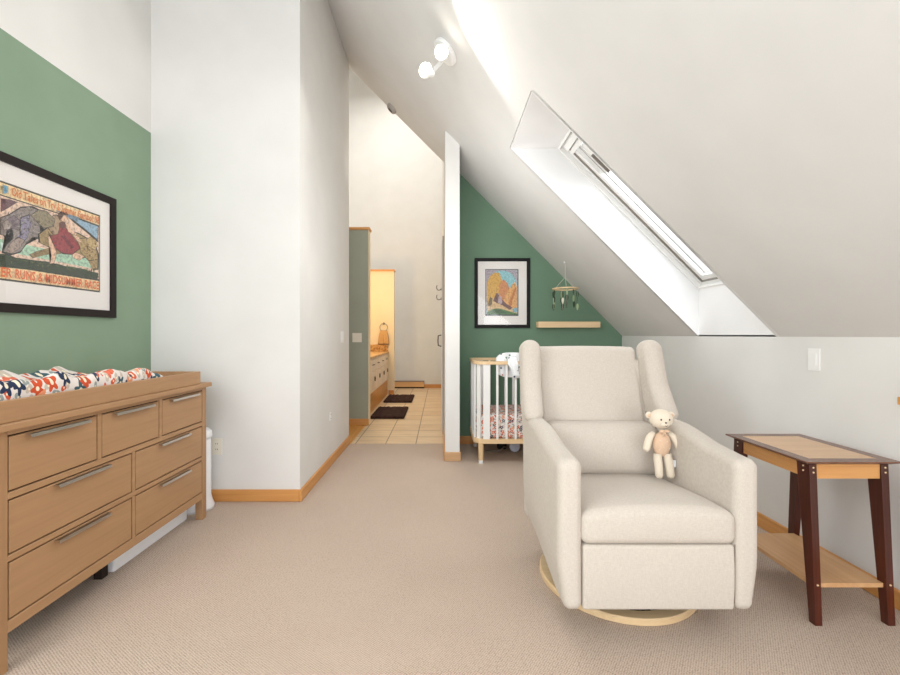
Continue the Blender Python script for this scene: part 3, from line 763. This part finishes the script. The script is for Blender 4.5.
# ---------------------------------------------------------------- armchair
CC = .853
def armchair():
    t = thing('recliner_armchair', 'cream linen wingback glider armchair on round wooden base', 'armchair', (CC, 2.10, 0))
    ch = M['chair']
    zt = [(1.66, .712), (1.76, .716), (1.90, .728), (2.02, .75), (2.12, .765), (2.6, .77)]
    for s in (-1, 1):
        def f(P, s=s):
            y = P.y; h = P.z/.58
            top = interp(y, zt); bot = .122+.07*sm((y-1.7)/.6)
            z = bot+(top-bot)*h
            yy = y
            if y > 2.1: yy = 2.1+(y-2.1)*(1.0+.10*(h-.5))
            x = P.x
            tuck = .022*(1-sm(h/.35))
            x = x-tuck*x/.094
            puff = .004*math.sin(pi*min(1, max(0, h)))*math.sin(pi*min(1, max(0, (y-1.68)/.66)))
            return (CC+s*(.296+x+(puff if x > .05 else 0)), yy, z)
        b = B(); rounded(b, (0, 1.667, 0), (.098, 2.40, .58), .036, (3, 14, 12), 6, fn=f); arm = mk('armrest', b, ch, t, smooth=True)
        # piping seam at the inner edge of the arm front
        sx = CC+s*.301
        b = B(); tube(b, [(sx, 1.684, .15), (sx, 1.682, .38)], .0022, 6); mk('seam', b, M['seam'], arm)
    # wings
    for s in (-1, 1):
        def f(P, s=s):
            h = P.z/.435
            z = .735+h*.437-.018*sm((P.y-.09)/.12)*sm((h-.7)/.3)
            front = interp(h, [(0, 2.225), (.12, 2.238), (.45, 2.335), (.75, 2.372), (1, 2.40)])
            back = 2.44+.10*h
            y = front+(back-front)*P.y/.2
            x = P.x
            lean = .018*(1-h)*(1-P.y/.2)
            return (CC+s*(.290+x+lean-.004*h), y, z)
        b = B(); rounded(b, (0, 0, 0), (.108, .2, .435), .0535, (2, 6, 14), 7, fn=f); mk('wing', b, ch, t, smooth=True)
    # back cushion
    def f(P):
        h = (P.z-.45)/.69; y = P.y+.0+(.215*h)
        bul = .022*math.sin(pi*min(1, max(0, (P.x-CC+.29)/.58)))
        if P.y < 2.36: y -= bul
        z = P.z+.006*math.cos((P.x-CC)/.29*1.4)*(h > .8)
        return (P.x, y, z)
    b = B(); rounded(b, (CC-.292, 2.30, .45), (CC+.292, 2.43, 1.128), .030, (14, 3, 14), 5, fn=f); mk('backrest', b, ch, t, smooth=True)
    b = B(); rounded(b, (CC-.385, 2.34, .20), (CC+.385, 2.42, 1.06), .03, (8, 2, 10), 4, fn=lambda P: (P.x, P.y+.14*sm((P.z-.4)/.7), P.z)); mk('back_panel', b, ch, t, smooth=True)
    # lumbar cushion
    def f(P):
        u = (P.x-CC)/.295; h = (P.z-.47)/.27
        y = P.y+.05*h
        if P.y < 2.27: y -= .045*(1-u*u)*math.sin(pi*min(1, max(0, h)))
        z = P.z-.004*(abs(u)**3)*(1 if h > .5 else -1)
        return (P.x, y, z)
    b = B(); rounded(b, (CC-.298, 2.19, .47), (CC+.298, 2.34, .735), .055, (16, 3, 8), 5, fn=f); mk('lumbar_cushion', b, ch, t, smooth=True)
    # seat cushion
    def f(P):
        v = (P.y-1.655)/.6; u = (P.x-CC)/.296
        z = P.z
        if z > .40:
            k2 = (z-.40)/.12
            z = .40+k2*(.135-.045*sm(v*1.1-.1)-.03*abs(u)**3*(1-v*.3))
        y = P.y
        if v < .3: y -= .010*(1-u*u)*math.sin(pi*min(1, max(0, (P.z-.385)/.14)))
        return (P.x, y, z)
    b = B(); rounded(b, (CC-.304, 1.664, .380), (CC+.304, 2.27, .52), .036, (16, 14, 4), 6, fn=f); mk('seat_cushion', b, ch, t, smooth=True)
    b = B(); rounded(b, (CC-.296, 1.674, .126), (CC+.296, 1.75, .380), .012, (12, 2, 8), 4, fn=lambda P: (P.x, P.y-(.006*math.sin(pi*(P.z-.136)/.247) if P.y < 1.7 else 0), P.z)); mk('footrest_panel', b, ch, t, smooth=True)
    b = B(); box(b, CC-.29, CC+.29, 1.75, 2.34, .20, .385); mk('seat_frame', b, M['mech'], t)
    # ring base
    cx, cy = .862, 2.125; r0, r1 = .36, .30
    b = B(); n = 64; V4 = []
    prof = [(r0-.003, .002), (r0, .006), (r0, .026), (r0-.005, .032), (r1+.004, .032), (r1, .028), (r1, .002)]
    rings = [[b.verts.new((cx+r*math.cos(2*pi*i/n), cy+r*math.sin(2*pi*i/n), z)) for i in range(n)] for r, z in prof]
    for q in range(len(prof)):
        A, C = rings[q], rings[(q+1) % len(prof)]
        for i in range(n): b.faces.new((A[i], A[(i+1) % n], C[(i+1) % n], C[i]))
    base = mk('ring_base', b, M['oakring'], t, smooth=False)
    b = B(); box(b, cx-.30, cx+.30, cy-.035, cy+.035, .004, .028); box(b, cx-.035, cx+.035, cy-.30, cy+.30, .004, .0275); mk('cross_bar', b, M['mech'], base)
    b = B(); lathe(b, [(.0, .028), (.10, .028), (.09, .06), (.05, .07), (.05, .2), (0, .2)], (cx, cy, 0), 28); mk('swivel_column', b, M['mech'], t, smooth=False)
armchair()

# teddy
def teddy():
    bx_, by_, bz_ = 1.085, 2.075, .508
    t = thing('stuffed_bear', 'cream knitted teddy bear with peach body sitting upright on the armchair', 'stuffed toy', (bx_, by_, bz_))
    def T(x, z, y=0): # leaning back with height
        return Vector((bx_+x*1.06, by_+.010+y+.13*z, bz_+z*1.07))
    b = B()
    def f(P):
        return P
    ball(b, T(0, .148), .042, .030, .062, 20); mk('torso', b, M['pink'], t, smooth=True)
    b = B(); ball(b, T(0, .262, -.006), .056, .046, .047, 24); ball(b, T(-.002, .246, -.043), .022, .016, .014, 16); head = mk('head', b, M['plush'], t, smooth=True)
    for s in (-1, 1):
        b = B(); ball(b, T(s*.052, .278), .0165, .009, .0165, 14); ear = mk('ear', b, M['plush'], head, smooth=True)
        b = B(); ball(b, T(s*.053, .277, -.007), .009, .004, .009, 12); mk('inner_ear', b, M['pink'], ear, smooth=True)
        b = B(); ball(b, T(s*.019, .265, -.050), .0038, .003, .0045, 10); mk('eye', b, M['black'], head, smooth=True)
        b = B(); tube(b, [T(s*.036, .198), T(s*.055, .18, -.004), T(s*.068, .155, -.008), T(s*.076, .128, -.008), T(s*.078, .118, -.008)], [.012, .0165, .017, .0165, .008], 14); mk('arm', b, M['plush'], t, smooth=True)
        b = B(); tube(b, [T(s*.022, .105), T(s*.024, .08, -.004), T(s*.025, .045, -.01), T(s*.026, .014, -.012), T(s*.026, .002, -.012)], [.018, .020, .019, .019, .011], 14); mk('leg', b, M['plush'], t, smooth=True)
    b = B(); ball(b, T(-.002, .253, -.058), .0055, .004, .004, 10); mk('nose', b, M['black'], head, smooth=True)
    b = B(); tube(b, [T(-.008, .240, -.0585), T(-.002, .237, -.0595), T(.005, .241, -.0585)], .0010, 5); mk('mouth', b, M['black'], head)
    b = B()
    for s in (-1, 1): ball(b, T(s*.012, .212, -.034), .013, .006, .008, 12)
    ball(b, T(0, .212, -.037), .005, .005, .005, 8); tube(b, [T(0, .21, -.036), T(-.012, .19, -.036)], .003, 6); tube(b, [T(0, .21, -.036), T(.006, .19, -.036)], .003, 6)
    mk('neck_bow', b, M['pink'], t, smooth=True)
    b = B(); box(b, bx_+.046, bx_+.060, by_+.012, by_+.014, bz_+.05, bz_+.085); mk('cloth_tag', b, M['whitepl'], t)
    for dx, dz in ((-.02, .17), (.012, .165), (-.005, .14), (.02, .135), (-.024, .13)):
        b = B(); ball(b, T(dx, dz, -.029), .003, .002, .003, 8); mk('knit_dot', b, M['plush'], t, smooth=True)
teddy()

# ---------------------------------------------------------------- side table
def table():
    x0, x1, y0, y1, zt = 1.517, 1.911, 1.778, 2.285, .675
    t = thing('side_table', 'narrow side table with dark tapered legs and maple inlaid top', 'table', ((x0+x1)/2, (y0+y1)/2, 0))
    b = B(); w = .052
    z0 = zt-.016
    def frus(bm, a, b_, c, d, zlo, zhi, ins):
        lo = [(a+ins, c+ins, zlo), (b_-ins, c+ins, zlo), (b_-ins, d-ins, zlo), (a+ins, d-ins, zlo)]; hi = [(a, c, zhi), (b_, c, zhi), (b_, d, zhi), (a, d, zhi)]
        L_ = [bm.verts.new(p) for p in lo]; H_ = [bm.verts.new(p) for p in hi]
        bm.faces.new(L_[::-1]); bm.faces.new(H_)
        for i in range(4): bm.faces.new((L_[i], L_[(i+1) % 4], H_[(i+1) % 4], H_[i]))
    frus(b, x0, x1, y0, y1, z0, zt-.006, .022)
    top = mk('table_top', b, M['mahog_e'], t)
    b = B(); z1 = zt
    for q in ((x0, x1, y0, y0+w), (x0, x1, y1-w, y1), (x0, x0+w, y0+w, y1-w), (x1-w, x1, y0+w, y1-w)): box(b, *q, zt-.0058, zt)
    mk('top_border', b, M['mahog_t'], top)
    b = B(); box(b, x0+w, x1-w, y0+w, y1-w, zt-.0058, zt-.0004); mk('top_inlay', b, M['maple'], top)
    lx0, lx1 = 1.546, 1.878; zl = z0
    def leg(xa, ytop, s):
        # s=-1 near legs flare towards -Y, +1 far legs
        wb, wt = .030, .066; b = B(); xw = .031
        yo = ytop; yb_ = ytop+s*.028
        a = [(xa, yo, zl), (xa, yo-s*wt, zl), (xa, yb_-s*wb, 0), (xa, yb_, 0)]
        prism(b, a, (xw, 0, 0), .0015); return mk('leg', b, M['mahog'], t)
    for xa in (lx0, lx1-.031):
        for yt, s in ((1.800, -1), (2.262, 1)):
            lg = leg(xa, yt, s)
            if s < 0:
                for z in (.645, .625): b = B(); lathe(b, [(.0, -.0015), (.0035, -.0015), (.0035, .002), (0, .002)], (xa+.0155, yt-.0006-(.655-z)*.043, z), 10, axis=(0, -1, 0)); mk('wooden_peg', b, M['birch'], lg)
                b = B(); lathe(b, [(.0, -.0015), (.0038, -.0015), (.0038, .002), (0, .002)], (xa+.0155, 1.800-.028*.75-.001, .165), 10, axis=(0, -1, 0)); mk('wooden_peg', b, M['birch'], lg)
            for z in (.645, .625): b = B(); lathe(b, [(.0, -.0015), (.0035, -.0015), (.0035, .002), (0, .002)], (xa, yt-s*.03, z), 10, axis=(-1, 0, 0)); mk('wooden_peg', b, M['birch'], lg)
    b = B(); box(b, lx0+.004, lx0+.020, 1.866, 2.196, .597, z0); mk('side_apron', b, M['cherry'], t)
    b = B(); box(b, lx1-.020, lx1-.004, 1.866, 2.196, .597, z0); mk('side_apron', b, M['cherry'], t)
    b = B(); box(b, lx0+.031, lx1-.031, 1.806, 1.822, .597, z0); mk('end_apron', b, M['cherryx'], t)
    b = B(); box(b, lx0+.031, lx1-.031, 2.240, 2.256, .597, z0); mk('end_apron', b, M['cherryx'], t)
    b = B(); box(b, lx0+.008, lx1-.031, 1.822, 2.245, .148, .166, .002); box(b, lx0+.031, lx1-.031, 1.792, 1.822, .148, .166); mk('lower_shelf', b, M['shelfw'], t)
table()
# wall shelf at the right edge
b = B(); box(b, 1.94, XR-.001, 1.0, 1.825, .905, .938, .002)
tag(mk('wall_shelf', b, M['cherry']), 'light wooden wall shelf end on the right white wall above the table', 'shelf')

# ---------------------------------------------------------------- switches, outlets
def plate(name, label, cat, place, w, h, kind, group=None, m='ivory'):
    """place(a, z, d): a across, z up from centre, d outwards"""
    o = place(0, 0, 0); t = thing(name, label, cat, o)
    def bx(a0, a1, z0, z1, d0, d1):
        b = B(); prism(b, [place(a0, z0, d0), place(a1, z0, d0), place(a1, z1, d0), place(a0, z1, d0)], Vector(place(a0, z0, d1))-Vector(place(a0, z0, d0)), .001); return b
    mk('cover_plate', bx(-w/2, w/2, -h/2, h/2, 0, .005), M[m], t)
    if kind == 'outlet':
        for s in (-1, 1):
            r = mk('receptacle', bx(-.017, .017, s*.02-.014, s*.02+.014, .005, .0075), M[m], t)
            for q in (-.007, .006): mk('socket_slot', bx(q-.0015, q+.0015, s*.02-.004, s*.02+.006, .0076, .0086), M['slot'], r)
    elif kind == 'rocker':
        mk('rocker', bx(-.017, .017, -.033, .033, .005, .009), M[m], t)
    elif kind == 'double':
        for s in (-1, 1): mk('rocker', bx(s*.026-.016, s*.026+.016, -.033, .033, .005, .009), M[m], t)
    return t
plate('wall_switch', 'white rocker switch on the right wall above the side table', 'switch', lambda a, z, d: (XR-d, 2.307-a, 1.068+z), .073, .118, 'rocker', m='white')
plate('wall_outlet', 'white power outlet low on the wall beside the dresser end', 'outlet', lambda a, z, d: (-1.61+a, 3.108-d, .395+z), .072, .118, 'outlet')
plate('wall_switch', 'white double switch on the white wall at the hall entrance', 'switch', lambda a, z, d: (-1.012+d, 4.44+a, 1.18+z), .12, .118, 'double', m='white')
plate('wall_switch', 'cream switch plate on the grey-green partition in the hall', 'switch', lambda a, z, d: (-1.105+a, 5.73-d, 1.165+z), .125, .122, 'double')
plate('wall_outlet', 'small white outlet low on the white wall left of the hall', 'outlet', lambda a, z, d: (-1.012+d, 3.96+a, .45+z), .05, .075, 'outlet', m='white')

# ---------------------------------------------------------------- ceiling spot fixture
def fixture():
    n = Vector((-1, 0, -1)).normalized(); c = Vector((.045, 2.955, ROOF-.045))
    t = thing('ceiling_spotlight', 'white round ceiling fixture with two lit spot heads', 'lamp', c)
    b = B(); lathe(b, [(0, 0), (.095, 0), (.098, .006), (.095, .026), (.08, .034), (0, .034)], c, 36, axis=n); mk('canopy', b, M['white'], t, smooth=False)
    heads = [(Vector((.009, 2.80, 3.043)), Vector((.03, -1, -.22)), Vector((.0, 2.93, 3.12))),
             (Vector((-.104, 2.85, 2.956)), Vector((-.85, -1, -.3)), Vector((.02, 2.97, 3.10)))]
    for lens, d, root in heads:
        d.normalize(); L_ = .085
        b = B(); lathe(b, [(.022, 0), (.028, .006), (.030, .045), (.046, .062), (.048, L_), (.043, L_+.002)], lens-d*L_, 28, axis=d); hd = mk('spot_head', b, M['white'], t, smooth=False)
        b = B(); lathe(b, [(0, .0), (.042, .0), (.040, .006), (.02, .010), (0, .011)], lens, 28, axis=d); mk('bulb', b, M['lens'], hd, smooth=True)
        b = B(); tube(b, [root, lens-d*(L_*.85)], .014, 10); mk('swivel_arm', b, M['white'], t)
fixture()
# beams thrown by the fixture's lit heads: along the slope, and down the hall
lamp('spot_beam', 'SPOT', (.012, 2.775, 3.035), 20, (1, .96, .92), target=(.012-.054, 2.775-.081, 3.035-.158), spot=math.radians(172), blend=.12, radius=.02)
lamp('spot_beam', 'SPOT', (-.14, 2.80, 2.93), 18, (1, .94, .87), target=(-1.0, 1.6, 2.2), spot=math.radians(120), blend=.6, radius=.03)
lamp('spot_beam', 'SPOT', (-.45, 3.4, 2.75), 40, (1, .92, .84), target=(-1.3, 9.7, 4.2), spot=math.radians(40), blend=.5, radius=.03)
lamp('mid_room_fill', 'POINT', (.05, 3.25, 1.95), 20, (1, .99, .97), radius=.4)  # soft fill added in mid-room for walls and ceiling, no fixture hangs here
# round detector at the end of the sloped ceiling
n = Vector((-1, 0, -1)).normalized(); c = Vector((-.53, 4.79, ROOF+.53))
t = thing('smoke_detector', 'small round grey detector at the far edge of the sloped ceiling', 'detector', c)
b = B(); lathe(b, [(0, 0), (.062, 0), (.062, .022), (.05, .036), (0, .036)], c, 28, axis=n); mk('detector_body', b, plain('grey_plastic', (168, 162, 154), .6), t)
b = B(); lathe(b, [(0, .036), (.03, .036), (.028, .042), (0, .042)], c, 20, axis=n); mk('detector_vent', b, M['slot'], t)

# ---------------------------------------------------------------- hall and bathroom
# door flat against the hall's right wall, with pull and coat hooks
d = struct('door_1', box(B(), .018, .05, 5.27, 6.08, .02, 2.36, .003), M['wall'])
b = B(); box(b, .030, .0499, 5.20, 5.268, 0, 2.40); box(b, .030, .0499, 6.082, 6.15, 0, 2.40); mk('door_casing', b, plain('taupe_casing', (176, 158, 138), .6), d)
b = B(); tube(b, [(.018, 5.33, 1.20), (-.022, 5.33, 1.19), (-.026, 5.33, 1.13), (-.022, 5.33, 1.07), (.018, 5.33, 1.06)], .007, 8); mk('door_handle', b, M['darkmetal'], d, smooth=True)
for zz, yy in ((1.775, 5.40), (1.655, 5.40)):
    t = thing('coat_hook', ('upper' if zz > 1.7 else 'lower')+' dark metal coat hook above the door handle in the hall', 'hook', (.018, yy, zz), 'coat hooks in the hall')
    b = B(); lathe(b, [(0, 0), (.018, 0), (.016, .006), (0, .006)], (.018, yy, zz), 14, axis=(-1, 0, 0)); mk('hook_plate', b, M['darkmetal'], t)
    b = B(); tube(b, [(.014, yy, zz), (-.012, yy, zz-.014), (-.034, yy, zz-.006), (-.044, yy, zz+.022), (-.036, yy, zz+.05)], .005, 8); mk('hook_arm', b, M['darkmetal'], t, smooth=True)
# electric baseboard heater on the far wall
t = thing('baseboard_heater', 'low tan baseboard heater against the far hall wall', 'heater', (-.69, 9.70, 0))
b = B(); box(b, -1.02, -.36, 9.67, 9.74, .03, .148, .003, 1); mk('heater_cabinet', b, plain('tan_enamel', (226, 178, 122), .4), t)
b = B(); prism(b, [(-1.025, 9.655, .150), (-1.025, 9.739, .165), (-1.025, 9.739, .150)], (.67, 0, 0)); mk('heater_cover', b, plain('bronze_enamel', (128, 104, 88), .4), t)
b = B(); box(b, -1.02, -.36, 9.68, 9.735, .0, .028); mk('heater_vent', b, M['groove'], t)
# vanity
t = thing('bathroom_vanity', 'cream bathroom vanity with granite top along the left of the bathroom', 'cabinet', (-1.35, 7.6, 0))
b = B(); box(b, -1.60, -1.06, 6.4, 8.68, .30, .835); mk('cabinet_body', b, M['vanity'], t)
b = B(); box(b, -1.60, -1.062, 6.4, 8.68, 0, .298); mk('wooden_plinth', b, M['woodfloor'], t)
b = B(); box(b, -1.60, -1.03, 6.38, 8.685, .837, .868, .004); ct = mk('countertop', b, M['granite'], t)
b = B(); box(b, -1.60, -1.05, 8.665, 8.689, .869, 1.01, .003); mk('backsplash', b, M['granite'], ct)
for i in range(4):
    ya = 6.44+.555*i
    b = B(); box(b, -1.06, -1.046, ya, ya+.53, .65, .815, .003, 1); dr = mk('drawer', b, M['vanity'], t)
    b = B(); tube(b, [(-1.046, ya+.20, .735), (-1.025, ya+.21, .735), (-1.025, ya+.32, .735), (-1.046, ya+.33, .735)], .005, 6); mk('handle', b, M['darkmetal'], dr)
    b = B(); box(b, -1.06, -1.046, ya, ya+.53, .32, .625, .003, 1); dr = mk('door', b, M['vanity'], t)
    b = B(); tube(b, [(-1.038, ya+.44+.035*math.cos(a), .50+.035*math.sin(a)) for a in [2*pi*q/14 for q in range(14)]], .005, 6, closed=True); mk('ring_pull', b, M['darkmetal'], dr)
# towel ring and towel on the cream partition
rx, ry, rz = -1.135, 8.655, 1.355
t = thing('towel_ring', 'metal towel ring fixed to the cream partition above the vanity', 'towel ring', (rx, 8.68, rz+.08))
b = B(); lathe(b, [(0, 0), (.022, 0), (.018, .012), (.008, .034), (0, .036)], (rx, 8.69, rz+.078), 16, axis=(0, -1, 0)); mk('mounting_post', b, M['darkmetal'], t)
b = B(); tube(b, [(rx+.078*math.cos(a), ry, rz+.078*math.sin(a)) for a in [2*pi*q/28 for q in range(28)]], .0055, 8, closed=True); mk('ring', b, M['nickel'], t, smooth=True)
b = B(); g = []
for i in range(17):
    u = i/16*2-1; row = []
    for j, (z, yo, w) in enumerate(((1.015, .012, .11), (1.08, .012, .108), (1.16, .012, .10), (1.23, .014, .085), (1.272, .010, .07), (1.290, .0, .068), (1.272, -.012, .07), (1.22, -.018, .085), (1.14, -.02, .10), (1.05, -.02, .108), (1.02, -.02, .11))):
        row.append((rx+u*w, ry+yo+.005*math.sin(u*14), z))
    g.append(row)
sheet(b, g, .006, (0, .0, 1)); tag(mk('hand_towel', b, M['towel'], smooth=True), 'tan hand towel hanging from the ring above the vanity', 'towel')
# rugs
for (x0, x1, y0, y1), lab in (((-1.0, -.515, 6.14, 7.0), 'dark brown shag bath mat nearest the bedroom on the hall tile'), ((-1.0, -.50, 7.60, 8.42), 'dark brown shag bath mat farther along beside the vanity end')):
    rnd = random.Random(3); b = B()
    rounded(b, (x0, y0, 0), (x1, y1, .032), .016, (26, 34, 1), 3, fn=lambda P: (P.x+rnd.uniform(-.006, .006), P.y+rnd.uniform(-.006, .006), max(0, P.z+(rnd.uniform(-.008, .010) if P.z > .012 else 0))))
    tag(mk('bath_mat', b, M['shag']), lab, 'mat', 'brown bath mats on the tile')
